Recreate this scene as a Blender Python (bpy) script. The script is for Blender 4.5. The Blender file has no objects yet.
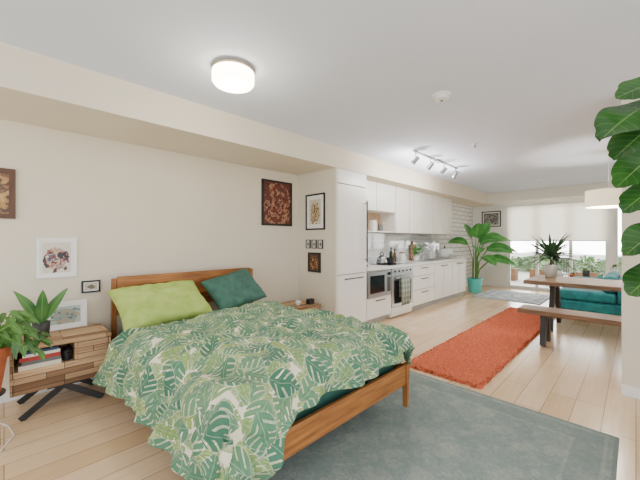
import bpy, bmesh, math, random
from mathutils import Vector, Matrix, noise
random.seed(7)
PI = math.pi
SC = bpy.context.scene
C = SC.collection

# ------------------------------------------------------------------ materials
def lin(h):
    h = h.lstrip('#'); c = [int(h[i:i+2], 16)/255 for i in (0, 2, 4)]
    return tuple((x/12.92 if x <= .04045 else ((x+.055)/1.055)**2.4) for x in c)+(1,)
def base_mat(name, rough=.5, metal=0):
    m = bpy.data.materials.new(name); m.use_nodes = True
    nt = m.node_tree; b = nt.nodes['Principled BSDF']
    b.inputs['Roughness'].default_value = rough; b.inputs['Metallic'].default_value = metal
    return m, nt, b
def mat(name, h, rough=.5, metal=0, var=.05, scale=6, bump=0, stretch=(1, 1, 1), h2=None, emit=0, detail=4, lo=.32, hi=.68):
    m, nt, b = base_mat(name, rough, metal)
    n = nt.nodes; l = nt.links
    tc = n.new('ShaderNodeTexCoord'); mp = n.new('ShaderNodeMapping'); mp.inputs['Scale'].default_value = stretch
    no = n.new('ShaderNodeTexNoise'); no.inputs['Scale'].default_value = scale; no.inputs['Detail'].default_value = detail
    rp = n.new('ShaderNodeValToRGB'); c = lin(h)
    c1 = tuple(x*(1-var) for x in c[:3])+(1,)
    c2 = lin(h2) if h2 else tuple(min(1, x*(1+var)) for x in c[:3])+(1,)
    rp.color_ramp.elements[0].color = c1; rp.color_ramp.elements[1].color = c2
    rp.color_ramp.elements[0].position = lo; rp.color_ramp.elements[1].position = hi
    l.new(tc.outputs['Object'], mp.inputs['Vector']); l.new(mp.outputs['Vector'], no.inputs['Vector'])
    l.new(no.outputs['Fac'], rp.inputs['Fac']); l.new(rp.outputs['Color'], b.inputs['Base Color'])
    if bump:
        bp = n.new('ShaderNodeBump'); bp.inputs['Strength'].default_value = bump; bp.inputs['Distance'].default_value = .01
        l.new(no.outputs['Fac'], bp.inputs['Height']); l.new(bp.outputs['Normal'], b.inputs['Normal'])
    if emit:
        l.new(rp.outputs['Color'], b.inputs['Emission Color']); b.inputs['Emission Strength'].default_value = emit
    return m
class Ex:
    def __init__(s, nt): s.nt = nt
    def put(s, sock, v):
        if hasattr(v, 'is_output'): s.nt.links.new(v, sock)
        else: sock.default_value = v
    def m(s, op, a, b=None, c=None):
        n = s.nt.nodes.new('ShaderNodeMath'); n.operation = op
        for i, v in enumerate((a, b, c)):
            if v is not None: s.put(n.inputs[i], v)
        return n.outputs[0]
    def mix(s, f, a, b):
        n = s.nt.nodes.new('ShaderNodeMix'); n.data_type = 'RGBA'
        s.put(n.inputs[0], f); s.put(n.inputs[6], a); s.put(n.inputs[7], b)
        return n.outputs[2]
    def new(s, t): return s.nt.nodes.new(t)
    def link(s, a, b): s.nt.links.new(a, b)

def plank_mat(name, w, h, c1, c2, mo, ms, axes, rough, grain, gstretch, bump=0):
    m, nt, b = base_mat(name, rough); e = Ex(nt)
    tc = e.new('ShaderNodeTexCoord'); sp = e.new('ShaderNodeSeparateXYZ'); cb = e.new('ShaderNodeCombineXYZ')
    e.link(tc.outputs['Object'], sp.inputs[0]); e.link(sp.outputs[axes[0]], cb.inputs[0]); e.link(sp.outputs[axes[1]], cb.inputs[1])
    br = e.new('ShaderNodeTexBrick'); br.offset = .37; br.offset_frequency = 3
    for k, v in (('Scale', 1), ('Mortar Size', ms), ('Mortar Smooth', .2), ('Bias', 0), ('Brick Width', w), ('Row Height', h)):
        br.inputs[k].default_value = v
    br.inputs['Color1'].default_value = lin(c1); br.inputs['Color2'].default_value = lin(c2); br.inputs['Mortar'].default_value = lin(mo)
    e.link(cb.outputs[0], br.inputs['Vector'])
    mp = e.new('ShaderNodeMapping'); mp.inputs['Scale'].default_value = gstretch
    e.link(tc.outputs['Object'], mp.inputs['Vector'])
    no = e.new('ShaderNodeTexNoise'); no.inputs['Scale'].default_value = 2; no.inputs['Detail'].default_value = 6
    e.link(mp.outputs['Vector'], no.inputs['Vector'])
    g = e.m('MULTIPLY_ADD', no.outputs['Fac'], grain, 1-grain*.5)
    vm = e.new('ShaderNodeVectorMath'); vm.operation = 'SCALE'
    e.link(br.outputs['Color'], vm.inputs[0]); e.link(g, vm.inputs['Scale'])
    e.link(vm.outputs[0], b.inputs['Base Color'])
    if bump:
        bp = e.new('ShaderNodeBump'); bp.inputs['Strength'].default_value = bump; bp.inputs['Distance'].default_value = .006
        e.link(no.outputs['Fac'], bp.inputs['Height']); e.link(bp.outputs['Normal'], b.inputs['Normal'])
    return m
def brick_mat(name, w, h, c1, c2, mo, ms, axes, rough=.5, bump=.4):
    m, nt, b = base_mat(name, rough); e = Ex(nt)
    tc = e.new('ShaderNodeTexCoord'); sp = e.new('ShaderNodeSeparateXYZ'); cb = e.new('ShaderNodeCombineXYZ')
    e.link(tc.outputs['Object'], sp.inputs[0]); e.link(sp.outputs[axes[0]], cb.inputs[0]); e.link(sp.outputs[axes[1]], cb.inputs[1])
    br = e.new('ShaderNodeTexBrick')
    for k, v in (('Scale', 1), ('Mortar Size', ms), ('Mortar Smooth', .3), ('Bias', 0), ('Brick Width', w), ('Row Height', h)):
        br.inputs[k].default_value = v
    br.inputs['Color1'].default_value = lin(c1); br.inputs['Color2'].default_value = lin(c2); br.inputs['Mortar'].default_value = lin(mo)
    e.link(cb.outputs[0], br.inputs['Vector']); e.link(br.outputs['Color'], b.inputs['Base Color'])
    bp = e.new('ShaderNodeBump'); bp.inputs['Strength'].default_value = bump; bp.inputs['Distance'].default_value = .01; bp.invert = True
    e.link(br.outputs['Fac'], bp.inputs['Height']); e.link(bp.outputs['Normal'], b.inputs['Normal'])
    return m
def duvet_mat():
    m, nt, b = base_mat('tropical_leaf_cotton', .9); e = Ex(nt)
    uv = e.new('ShaderNodeUVMap'); uv.uv_map = 'UVMap'
    cream = lin('#eae2c8'); col = cream
    wn = e.new('ShaderNodeTexNoise'); wn.inputs['Scale'].default_value = 16; wn.inputs['Detail'].default_value = 3
    e.link(uv.outputs[0], wn.inputs['Vector'])
    tone = e.m('MULTIPLY_ADD', wn.outputs['Fac'], 1.6, -.5)
    layers = [((.0, .0), .13, .078, .048, 185, '#b4c07e', '#93ac80', .4, .92), ((.37, .11), .135, .08, .054, 185, '#7b9a68', '#a3b553', .3, .72),
              ((.59, .43), .155, .08, .030, 220, '#62907c', '#b0bd5a', .5, .8), ((.13, .53), .155, .092, .064, 170, '#4d8367', '#76996a', .3, .65), ((.71, .29), .19, .086, .032, 220, '#4f8070', '#a0b452', .5, .8), ((.05, .83), .22, .096, .066, 160, '#3a6e56', '#63926a', .25, .6)]
    for (ox, oy), sp, L, W, fr, ca, cb_, thr, cut in layers:
        ad = e.new('ShaderNodeVectorMath'); ad.operation = 'ADD'; ad.inputs[1].default_value = (ox, oy, 0)
        e.link(uv.outputs[0], ad.inputs[0])
        vo = e.new('ShaderNodeTexVoronoi'); vo.voronoi_dimensions = '2D'; vo.inputs['Scale'].default_value = 1/sp; vo.inputs['Randomness'].default_value = .7
        e.link(ad.outputs[0], vo.inputs['Vector'])
        sb = e.new('ShaderNodeVectorMath'); sb.operation = 'SUBTRACT'
        e.link(ad.outputs[0], sb.inputs[0]); e.link(vo.outputs['Position'], sb.inputs[1])
        s = e.new('ShaderNodeSeparateXYZ'); e.link(sb.outputs[0], s.inputs[0])
        cs = e.new('ShaderNodeSeparateColor'); e.link(vo.outputs['Color'], cs.inputs[0])
        an = e.m('MULTIPLY', cs.outputs[0], 6.283); co = e.m('COSINE', an); si = e.m('SINE', an)
        x = e.m('ADD', e.m('MULTIPLY', s.outputs[0], co), e.m('MULTIPLY', s.outputs[1], si))
        y = e.m('SUBTRACT', e.m('MULTIPLY', s.outputs[1], co), e.m('MULTIPLY', s.outputs[0], si))
        y = e.m('ADD', y, e.m('MULTIPLY', e.m('MULTIPLY', x, x), 1.8))
        ay = e.m('ABSOLUTE', y); nx = e.m('DIVIDE', x, L)
        w = e.m('MULTIPLY', e.m('SUBTRACT', 1, e.m('MULTIPLY', nx, nx)), e.m('MULTIPLY_ADD', nx, -.45*W, W))
        ins = e.m('GREATER_THAN', w, ay)
        halo = e.m('GREATER_THAN', e.m('ADD', w, .003), ay)
        ph = e.m('SINE', e.m('MULTIPLY', e.m('SUBTRACT', x, e.m('MULTIPLY', ay, .75)), fr))
        sl = e.m('GREATER_THAN', ph, cut)
        far = e.m('GREATER_THAN', ay, e.m('MULTIPLY', w, thr))
        mask = e.m('MULTIPLY', ins, e.m('SUBTRACT', 1, e.m('MULTIPLY', sl, far)))
        lc = e.mix(e.m('ADD', e.m('MULTIPLY', cs.outputs[1], .6), e.m('MULTIPLY', tone, .4)), lin(ca), lin(cb_))
        lc = e.mix(e.m('MULTIPLY', e.m('MULTIPLY_ADD', ph, .5, .5), .3), lc, lin('#2f6150'))
        rib = e.m('LESS_THAN', ay, .0015)
        lc = e.mix(e.m('MULTIPLY', rib, .35), lc, lin('#d3dcb4'))
        col = e.mix(e.m('MULTIPLY', halo, .4), col, cream)
        col = e.mix(mask, col, lc)
    e.link(col, b.inputs['Base Color'])
    b.inputs['Sheen Weight'].default_value = .05
    return m
def leaf_mat(name, ca, cb_, rib, rough=.4, ribw=.05, veins=.25, nv=9, trans=0):
    m, nt, b = base_mat(name, rough); e = Ex(nt)
    uv = e.new('ShaderNodeUVMap'); uv.uv_map = 'UVMap'; s = e.new('ShaderNodeSeparateXYZ'); e.link(uv.outputs[0], s.inputs[0])
    tc = e.new('ShaderNodeTexCoord'); no = e.new('ShaderNodeTexNoise'); no.inputs['Scale'].default_value = 5
    e.link(tc.outputs['Object'], no.inputs['Vector'])
    av = e.m('ABSOLUTE', e.m('MULTIPLY_ADD', s.outputs[1], 2, -1))
    col = e.mix(e.m('MULTIPLY_ADD', no.outputs['Fac'], 2.2, -.6), lin(ca), lin(cb_))
    sn = e.m('SINE', e.m('MULTIPLY', e.m('SUBTRACT', s.outputs[0], e.m('MULTIPLY', av, .16)), nv*6.283))
    vn = e.m('MULTIPLY', e.m('GREATER_THAN', sn, .93), veins)
    col = e.mix(vn, col, lin(rib))
    col = e.mix(e.m('MULTIPLY', e.m('LESS_THAN', av, ribw), .7), col, lin(rib))
    e.link(col, b.inputs['Base Color'])
    return m
def rug_mat(name, hx, hy, a, b_, c_, border, sc=3, fr=14, amt=.6):
    m, nt, b = base_mat(name, .95); e = Ex(nt)
    tc = e.new('ShaderNodeTexCoord'); s = e.new('ShaderNodeSeparateXYZ')
    dn = e.new('ShaderNodeTexNoise'); dn.inputs['Scale'].default_value = 9
    e.link(tc.outputs['Object'], dn.inputs['Vector'])
    e.link(tc.outputs['Object'], s.inputs[0])
    n1 = e.new('ShaderNodeTexNoise'); n1.inputs['Scale'].default_value = sc; n1.inputs['Detail'].default_value = 9; n1.inputs['Roughness'].default_value = .8
    n2 = e.new('ShaderNodeTexNoise'); n2.inputs['Scale'].default_value = 60; n2.inputs['Detail'].default_value = 3
    for n in (n1, n2): e.link(tc.outputs['Object'], n.inputs['Vector'])
    col = e.mix(e.m('MULTIPLY_ADD', n1.outputs['Fac'], 3, -1), lin(a), lin(b_))
    wob = e.m('MULTIPLY', dn.outputs['Fac'], 5.5)
    sx = e.m('SINE', e.m('MULTIPLY_ADD', e.m('ABSOLUTE', s.outputs[0]), fr, wob)); sy = e.m('SINE', e.m('MULTIPLY_ADD', e.m('ABSOLUTE', s.outputs[1]), fr, wob))
    pat = e.m('ADD', e.m('MULTIPLY', sx, sy), e.m('MULTIPLY', e.m('SINE', e.m('MULTIPLY', e.m('ADD', sx, sy), 4)), .5))
    fl = e.m('MULTIPLY', e.m('GREATER_THAN', pat, .2), e.m('MULTIPLY', e.m('MAXIMUM', e.m('MULTIPLY_ADD', n1.outputs['Fac'], 4, -1.5), 0), amt))
    col = e.mix(fl, col, lin(c_))
    d = e.m('MINIMUM', e.m('SUBTRACT', hx, e.m('ABSOLUTE', s.outputs[0])), e.m('SUBTRACT', hy, e.m('ABSOLUTE', s.outputs[1])))
    ring = e.m('MULTIPLY', e.m('GREATER_THAN', d, .05), e.m('LESS_THAN', d, .068))
    ring2 = e.m('MULTIPLY', e.m('GREATER_THAN', d, .22), e.m('LESS_THAN', d, .24))
    col = e.mix(e.m('MULTIPLY', e.m('ADD', ring, ring2), e.m('MULTIPLY', n1.outputs['Fac'], .7)), col, lin(c_))
    bnd = e.m('MULTIPLY', e.m('GREATER_THAN', d, .068), e.m('LESS_THAN', d, .22))
    col = e.mix(e.m('MULTIPLY', bnd, .25), col, lin(border))
    col = e.mix(e.m('MULTIPLY', e.m('LESS_THAN', d, .022), .7), col, lin(border))
    col = e.mix(e.m('MULTIPLY_ADD', n2.outputs['Fac'], 1.5, -.6), col, lin(border))
    e.link(col, b.inputs['Base Color'])
    bp = e.new('ShaderNodeBump'); bp.inputs['Strength'].default_value = .6; bp.inputs['Distance'].default_value = .006
    e.link(n2.outputs['Fac'], bp.inputs['Height']); e.link(bp.outputs['Normal'], b.inputs['Normal'])
    return m
def art_mat(name, paper, cols, scale=6, rad=.42, seedv=0):
    m, nt, b = base_mat(name, .6); e = Ex(nt)
    tc = e.new('ShaderNodeTexCoord')
    mp = e.new('ShaderNodeMapping'); mp.inputs['Location'].default_value = (seedv, seedv*.7, seedv*1.3)
    e.link(tc.outputs['Generated'], mp.inputs['Vector'])
    no = e.new('ShaderNodeTexNoise'); no.inputs['Scale'].default_value = scale; no.inputs['Detail'].default_value = 3
    e.link(mp.outputs['Vector'], no.inputs['Vector'])
    rp = e.new('ShaderNodeValToRGB'); rp.color_ramp.interpolation = 'CONSTANT'
    k = len(cols); el = rp.color_ramp.elements
    el[0].position = 0; el[0].color = lin(cols[0]); el[1].position = .42; el[1].color = lin(cols[1 % k])
    for i in range(2, k):
        q = el.new(.42+.2*(i-1)/max(1, k-2)); q.color = lin(cols[i])
    e.link(no.outputs['Fac'], rp.inputs['Fac'])
    sp = e.new('ShaderNodeSeparateXYZ'); e.link(tc.outputs['Generated'], sp.inputs[0])
    dx = e.m('SUBTRACT', sp.outputs[0], .5); dz = e.m('SUBTRACT', sp.outputs[2], .45)
    ds = e.m('SQRT', e.m('ADD', e.m('MULTIPLY', dx, dx), e.m('MULTIPLY', dz, dz)))
    mk = e.m('LESS_THAN', e.m('ADD', ds, e.m('MULTIPLY_ADD', no.outputs['Fac'], .6, -.3)), rad)
    e.link(e.mix(mk, lin(paper), rp.outputs['Color']), b.inputs['Base Color'])
    return m
def stripe_mat(name, a, b_, sc, axis=2):
    m, nt, b = base_mat(name, .9); e = Ex(nt)
    tc = e.new('ShaderNodeTexCoord'); s = e.new('ShaderNodeSeparateXYZ'); e.link(tc.outputs['Object'], s.inputs[0])
    f = e.m('GREATER_THAN', e.m('SINE', e.m('MULTIPLY', s.outputs[axis], sc)), .2)
    f2 = e.m('GREATER_THAN', e.m('SINE', e.m('MULTIPLY', s.outputs[0], sc)), .2)
    e.link(e.mix(e.m('MULTIPLY', e.m('ADD', f, f2), .5), lin(a), lin(b_)), b.inputs['Base Color'])
    return m
def glass_mat():
    m = bpy.data.materials.new('window_glass'); m.use_nodes = True; nt = m.node_tree; e = Ex(nt)
    nt.nodes.remove(nt.nodes['Principled BSDF'])
    t = e.new('ShaderNodeBsdfTransparent'); g = e.new('ShaderNodeBsdfGlossy'); g.inputs['Roughness'].default_value = .02
    fr = e.new('ShaderNodeFresnel'); fr.inputs[0].default_value = 1.3
    mx = e.new('ShaderNodeMixShader'); e.link(fr.outputs[0], mx.inputs[0]); e.link(t.outputs[0], mx.inputs[1]); e.link(g.outputs[0], mx.inputs[2])
    e.link(mx.outputs[0], nt.nodes['Material Output'].inputs[0]); return m
def blind_mat():
    m = bpy.data.materials.new('blind_fabric'); m.use_nodes = True; nt = m.node_tree; e = Ex(nt)
    nt.nodes.remove(nt.nodes['Principled BSDF'])
    tc = e.new('ShaderNodeTexCoord'); no = e.new('ShaderNodeTexNoise'); no.inputs['Scale'].default_value = 90
    e.link(tc.outputs['Object'], no.inputs['Vector'])
    c = e.mix(no.outputs['Fac'], lin('#f3f0e6'), lin('#fffcf4'))
    d = e.new('ShaderNodeBsdfDiffuse'); t = e.new('ShaderNodeBsdfTranslucent')
    e.link(c, d.inputs[0]); e.link(c, t.inputs[0])
    mx = e.new('ShaderNodeMixShader'); mx.inputs[0].default_value = .65
    e.link(d.outputs[0], mx.inputs[1]); e.link(t.outputs[0], mx.inputs[2]); e.link(mx.outputs[0], nt.nodes['Material Output'].inputs[0]); return m

Mt = dict(
 wall=mat('cream_wall_paint', '#e4dac6', .9, var=.015, scale=2), white_wall=mat('white_wall_paint', '#f0efea', .9, var=.015, scale=2), beam=mat('pale_beam_paint', '#ece7da', .9, var=.015, scale=2),
 ceiling=mat('white_ceiling_paint', '#e2e9f7', .95, var=.012, scale=1.5), base=mat('white_trim_paint', '#f0efec', .5, var=.01),
 floor=plank_mat('oak_planks', 1.15, .18, '#ebcda6', '#dab68b', '#92714e', .0024, (0, 1), .2, .32, (1.5, 18, 1)),
 brick=brick_mat('white_painted_brick', .40, .115, '#fbfaf8', '#efecE8', '#bfbbb5', .014, (0, 2), .6, .3),
 tile=brick_mat('marble_splash_tiles', .15, .075, '#dfe1e1', '#c6cccd', '#f6f6f6', .004, (0, 2), .06, .1),
 cab=mat('white_cabinet_lacquer', '#f1eee6', .35, var=.01), niche=mat('beige_niche_wood', '#cdb391', .5, var=.08, stretch=(1, 8, 8)), gap=mat('painted_gap_shade', '#645f58', .8, var=.02), plinth=mat('grey_plinth', '#a9a39a', .6),  # gap: dark carcass colour paints in the shade between door panels
 counter=mat('white_quartz', '#e8e7e3', .25, var=.05, scale=40), steel=mat('brushed_steel', '#b0b2b3', .3, 1, var=.05, scale=30, stretch=(1, 20, 20)),
 chrome=mat('chrome', '#d9dcde', .12, 1, var=.02), black=mat('black_metal', '#1c1c1d', .45, var=.1), dglass=mat('dark_oven_glass', '#1d1e20', .12, var=.1),
 dgrey=mat('dark_grey_handle', '#4a4846', .4, .6), wood=mat('bed_wood', '#8f5427', .45, var=.22, scale=3, stretch=(1, 14, 14), h2='#b97a3c'),
 woodv=mat('bed_wood_upright', '#8f5427', .45, var=.22, scale=3, stretch=(14, 14, 1), h2='#b2733a'),
 recl=plank_mat('reclaimed_wood', .30, .047, '#e0bb90', '#6d4a2e', '#3f2c1e', .0025, (0, 2), .7, 1.1, (1.2, 14, 22), .5),
 reclt=plank_mat('reclaimed_wood_top', .45, .075, '#dcb78c', '#7b5636', '#3f2c1e', .0025, (0, 1), .65, 1.0, (1.2, 22, 14), .5),
 bench=mat('bench_wood', '#6f513b', .5, var=.2, scale=4, stretch=(14, 1, 14), h2='#977658'),
 table=mat('table_wood', '#6b503b', .5, var=.2, scale=4, stretch=(14, 1, 14), h2='#947759'),
 leg=mat('charcoal_leg', '#35322f', .5, var=.1), sheet=mat('teal_sheet', '#35665a', .9, var=.1), duvet=duvet_mat(),
 lime=mat('lime_cotton', '#a9c25a', .9, var=.05, scale=9, bump=.12, h2='#bbd072'), teal=mat('dark_teal_cotton', '#40685b', .9, var=.1, scale=9, bump=.2, h2='#4d7768'),
 sofa=mat('teal_velvet', '#156a72', .85, var=.12, scale=10, h2='#23868b'), orange=mat('orange_shag', '#c85635', 1, var=.12, scale=60, h2='#e97f59', bump=.6),
 lampglow=mat('lamp_glass', '#fff3dc', .4, var=.01, emit=16), bulbglow=mat('frosted_bulb', '#fff3dc', .4, var=.01, emit=4), white=mat('white_ceramic', '#f2f1ee', .25, var=.01), whitep=mat('white_plastic', '#f0f0ee', .5, var=.01),
 cream=mat('cream_shade', '#efe3c4', .8, var=.03, emit=1.0), terra=mat('terracotta', '#b5613a', .8, var=.12, scale=12), soil=mat('potting_soil', '#3b2a1e', 1, var=.4, scale=40),
 tealpot=mat('turquoise_glaze', '#5cd3c8', .3, var=.05), dpot=mat('dark_stoneware', '#3a3735', .5, var=.1), paper=mat('paper_mat', '#f4f2ec', .8, var=.01),
 bframe=mat('black_frame', '#201d1c', .4, var=.1), wframe=mat('white_frame', '#f6f5f2', .4, var=.02), brframe=mat('brown_frame', '#5a3a24', .45, var=.2, stretch=(8, 8, 1)),
 stem=mat('green_stem', '#5f8a3a', .6, var=.1), bark=mat('fig_bark', '#7a6650', .9, var=.25, scale=25, bump=.4),
 fig=leaf_mat('fig_leaf', '#1a451d', '#3d722c', '#86aa5c', .25, .03, .2), bird=leaf_mat('paddle_leaf', '#2a7c32', '#5fb052', '#a9d77f', .4, .06, .15, 14),
 pothos=leaf_mat('pothos_leaf', '#24511f', '#5a8733', '#98b560', .4, .04, .1), snake=leaf_mat('sword_leaf', '#2a5f2b', '#5d9140', '#8db060', .45, .05, .1, 12),
 palm=leaf_mat('dracaena_leaf', '#2e4a33', '#55744f', '#8fa37b', .45, .05, 0), shrub=leaf_mat('shrub_leaf', '#56804a', '#8cab72', '#a6c086', .5, .03, 0),
 hedgecore=mat('hedge_inner_twigs', '#7d9672', 1, var=.2, scale=12, h2='#a6b894'),
 towel=stripe_mat('checked_towel', '#77857a', '#a9b2a6', 70), glass=glass_mat(), blind=blind_mat(),
 patio=mat('patio_concrete', '#c0bdb6', .9, var=.06), planter=mat('cedar_planter', '#7a5636', .7, var=.2, stretch=(10, 1, 10)),
 red=mat('red_cloth_cover', '#b23a32', .6), blue=mat('navy_cloth_cover', '#2f4468', .6), ivory=mat('ivory_cover', '#e9e2cf', .6), greycov=mat('grey_cover', '#6f7072', .6),
 amber=mat('amber_glass', '#6e3d18', .15, var=.1), green_glass=mat('green_glass', '#2c4a2a', .12, var=.1),
 ruga=rug_mat('faded_teal_wool', 1.36, .86, '#73827e', '#929c94', '#a9ac9d', '#677672', 3.2, 20, .5), rugb=rug_mat('blue_grey_wool', .75, .69, '#7f8b96', '#b9bcba', '#efede6', '#5a6876', 4, 18, 1),
)

# ------------------------------------------------------------------ mesh helpers
def B(): return bmesh.new()
def box(bm, x0, x1, y0, y1, z0, z1):
    v = [bm.verts.new(p) for p in ((x0, y0, z0), (x1, y0, z0), (x1, y1, z0), (x0, y1, z0), (x0, y0, z1), (x1, y0, z1), (x1, y1, z1), (x0, y1, z1))]
    for f in ((3, 2, 1, 0), (4, 5, 6, 7), (0, 1, 5, 4), (1, 2, 6, 5), (2, 3, 7, 6), (3, 0, 4, 7)): bm.faces.new([v[i] for i in f])
    return bm
def frustum(bm, a, b):      # a,b: (x0,x1,y0,y1,z)
    v = []
    for x0, x1, y0, y1, z in (a, b): v += [bm.verts.new(p) for p in ((x0, y0, z), (x1, y0, z), (x1, y1, z), (x0, y1, z))]
    for f in ((3, 2, 1, 0), (4, 5, 6, 7), (0, 1, 5, 4), (1, 2, 6, 5), (2, 3, 7, 6), (3, 0, 4, 7)): bm.faces.new([v[i] for i in f])
    return bm
def bar(bm, p0, p1, w, t, up=(0, 0, 1)):
    p0 = Vector(p0); p1 = Vector(p1); d = (p1-p0).normalized(); s = d.cross(Vector(up)).normalized(); u = s.cross(d)
    v = []
    for p in (p0, p1):
        for a, b in ((-1, -1), (1, -1), (1, 1), (-1, 1)): v.append(bm.verts.new(p+s*a*w/2+u*b*t/2))
    for f in ((3, 2, 1, 0), (4, 5, 6, 7), (0, 1, 5, 4), (1, 2, 6, 5), (2, 3, 7, 6), (3, 0, 4, 7)): bm.faces.new([v[i] for i in f])
    return bm
def lathe(bm, prof, cx=0, cy=0, n=24):
    rings = []
    for r, z in prof:
        if r < 1e-5: rings.append([bm.verts.new((cx, cy, z))])
        else: rings.append([bm.verts.new((cx+r*math.cos(2*PI*i/n), cy+r*math.sin(2*PI*i/n), z)) for i in range(n)])
    for a, b in zip(rings, rings[1:]):
        for i in range(n):
            j = (i+1) % n
            if len(a) == 1 and len(b) == 1: continue
            if len(a) == 1: bm.faces.new((a[0], b[j], b[i]))
            elif len(b) == 1: bm.faces.new((a[i], a[j], b[0]))
            else: bm.faces.new((a[i], a[j], b[j], b[i]))
    return bm
def tube(bm, pts, r, n=8, r1=None):
    pts = [Vector(p) for p in pts]; rings = []; N = len(pts)
    ref = Vector((0, 0, 1))
    if abs((pts[-1]-pts[0]).normalized().z) > .9: ref = Vector((1, 0, 0))
    for i, p in enumerate(pts):
        d = (pts[min(i+1, N-1)]-pts[max(i-1, 0)]).normalized()
        s = d.cross(ref)
        if s.length < 1e-4: s = d.cross(Vector((0, 1, 0)))
        s.normalize(); u = s.cross(d); rr = r if r1 is None else r+(r1-r)*i/(N-1)
        rings.append([bm.verts.new(p+(s*math.cos(2*PI*k/n)+u*math.sin(2*PI*k/n))*rr) for k in range(n)])
    for a, b in zip(rings, rings[1:]):
        for i in range(n): bm.faces.new((a[i], a[(i+1) % n], b[(i+1) % n], b[i]))
    bm.faces.new(rings[0][::-1]); bm.faces.new(rings[-1])
    return bm
def cushion(bm, hw, hh, t, M=Matrix(), n=20, sd=0):
    for sgn in (1, -1):
        g = []
        for i in range(n+1):
            row = []
            for j in range(n+1):
                u = 2*i/n-1; v = 2*j/n-1
                e = max(0, (1-u**4)*(1-v**4))**.5
                x = hw*u*(1-.07*(1-v*v)); y = hh*v*(1-.07*(1-u*u))
                z = sgn*t*e*(1+.22*noise.noise(Vector((u*2.2+sd, v*2.2, sgn*3))))+.022*e*noise.noise(Vector((u*6+sd, v*5, 1)))+.01*e*(1-2*abs(noise.noise(Vector((u*7+sd, v*9+u*3, 4)))))
                row.append(bm.verts.new(M @ Vector((x, y, z))))
            g.append(row)
        for i in range(n):
            for j in range(n):
                f = (g[i][j], g[i+1][j], g[i+1][j+1], g[i][j+1])
                bm.faces.new(f if sgn > 0 else f[::-1])
    bmesh.ops.remove_doubles(bm, verts=bm.verts[:], dist=.0004)
    return bm
def fid(t):
    if t <= 0 or t >= 1: return 0
    lower = .5*math.sin(PI*min(1, t*1.15))**.5 if t*1.15 < 1 else 0
    return lower+.68*max(0, math.sin(PI*t**1.9))**.42
SH = dict(oval=lambda t: math.sin(PI*t**.8)**.8 if 0 < t < 1 else 0, heart=lambda t: 1.25*max(0, (t+.02))**.35*(1-t)**.8, sword=lambda t: min(1, .55+t*1.5)*(1-t**4),
          paddle=lambda t: max(0, math.sin(PI*t**.85))**.6, fiddle=fid, strap=lambda t: (1-t**2.5)*.9+.02)
def leaf(bm, base, d, up, L, W, shape='oval', droop=.2, fold=.2, nu=10, wavy=0, curl=0):
    uvl = bm.loops.layers.uv.get('UVMap') or bm.loops.layers.uv.new('UVMap')
    base = Vector(base); d = Vector(d).normalized(); up = Vector(up)
    s = d.cross(up)
    if s.length < 1e-3: s = d.cross(Vector((.3, .7, .2)))
    s.normalize(); nrm = s.cross(d).normalized(); sh = SH[shape]; rows = []
    ph = random.random()*6
    for i in range(nu+1):
        t = i/nu; c = base+d*(L*t)+Vector((0, 0, -droop*L*t*t)); w = max(.0015, W*.5*sh(t)); row = []
        for j in range(5):
            v = (j-2)/2
            row.append((bm.verts.new(c+s*w*v+nrm*(fold*abs(v)*w+wavy*L*math.sin(t*9+ph+v*1.5)*abs(v))), t, v*.5+.5))
        rows.append(row)
    for i in range(nu):
        for j in range(4):
            q = (rows[i][j], rows[i][j+1], rows[i+1][j+1], rows[i+1][j])
            f = bm.faces.new([x[0] for x in q])
            for lp, x in zip(f.loops, q): lp[uvl].uv = (x[1], x[2])
    return bm
def obj(name, bm, m, parent=None, smooth=False, bevel=0, world=False, seg=2, recalc=True):
    if recalc: bmesh.ops.recalc_face_normals(bm, faces=bm.faces[:])
    if world and parent is not None: bm.transform(Matrix.Translation(-WLOC[parent.name]))
    me = bpy.data.meshes.new(name); bm.to_mesh(me); bm.free()
    me.materials.append(Mt[m] if isinstance(m, str) else m)
    if smooth:
        for p in me.polygons: p.use_smooth = True
    o = bpy.data.objects.new(name, me); C.objects.link(o)
    if bevel:
        b = o.modifiers.new('bevel', 'BEVEL'); b.width = bevel; b.segments = seg; b.limit_method = 'ANGLE'
    if parent is not None: o.parent = parent
    return o
WLOC = {}
def tag(o, label, cat, group=None):
    o['label'] = label; o['category'] = cat
    if group: o['group'] = group
    return o
def thing(name, label, cat, loc=(0, 0, 0), rotz=0, group=None):
    o = bpy.data.objects.new(name, None); C.objects.link(o); o.empty_display_size = .1
    o.location = loc; o.rotation_euler = (0, 0, rotz); WLOC[o.name] = Vector(loc)
    return tag(o, label, cat, group)
def struct(name, bm, m, parent=None):
    o = obj(name, bm, m, parent); o['kind'] = 'structure'; return o
def dup(root, loc, label, rotz=None):
    r = root.copy(); C.objects.link(r); r.location = loc; r['label'] = label
    if rotz is not None: r.rotation_euler = (0, 0, rotz)
    for ch in list(root.children):
        c = ch.copy(); C.objects.link(c); c.parent = r
        for g in ch.children:
            d = g.copy(); C.objects.link(d); d.parent = c
    return r

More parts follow.
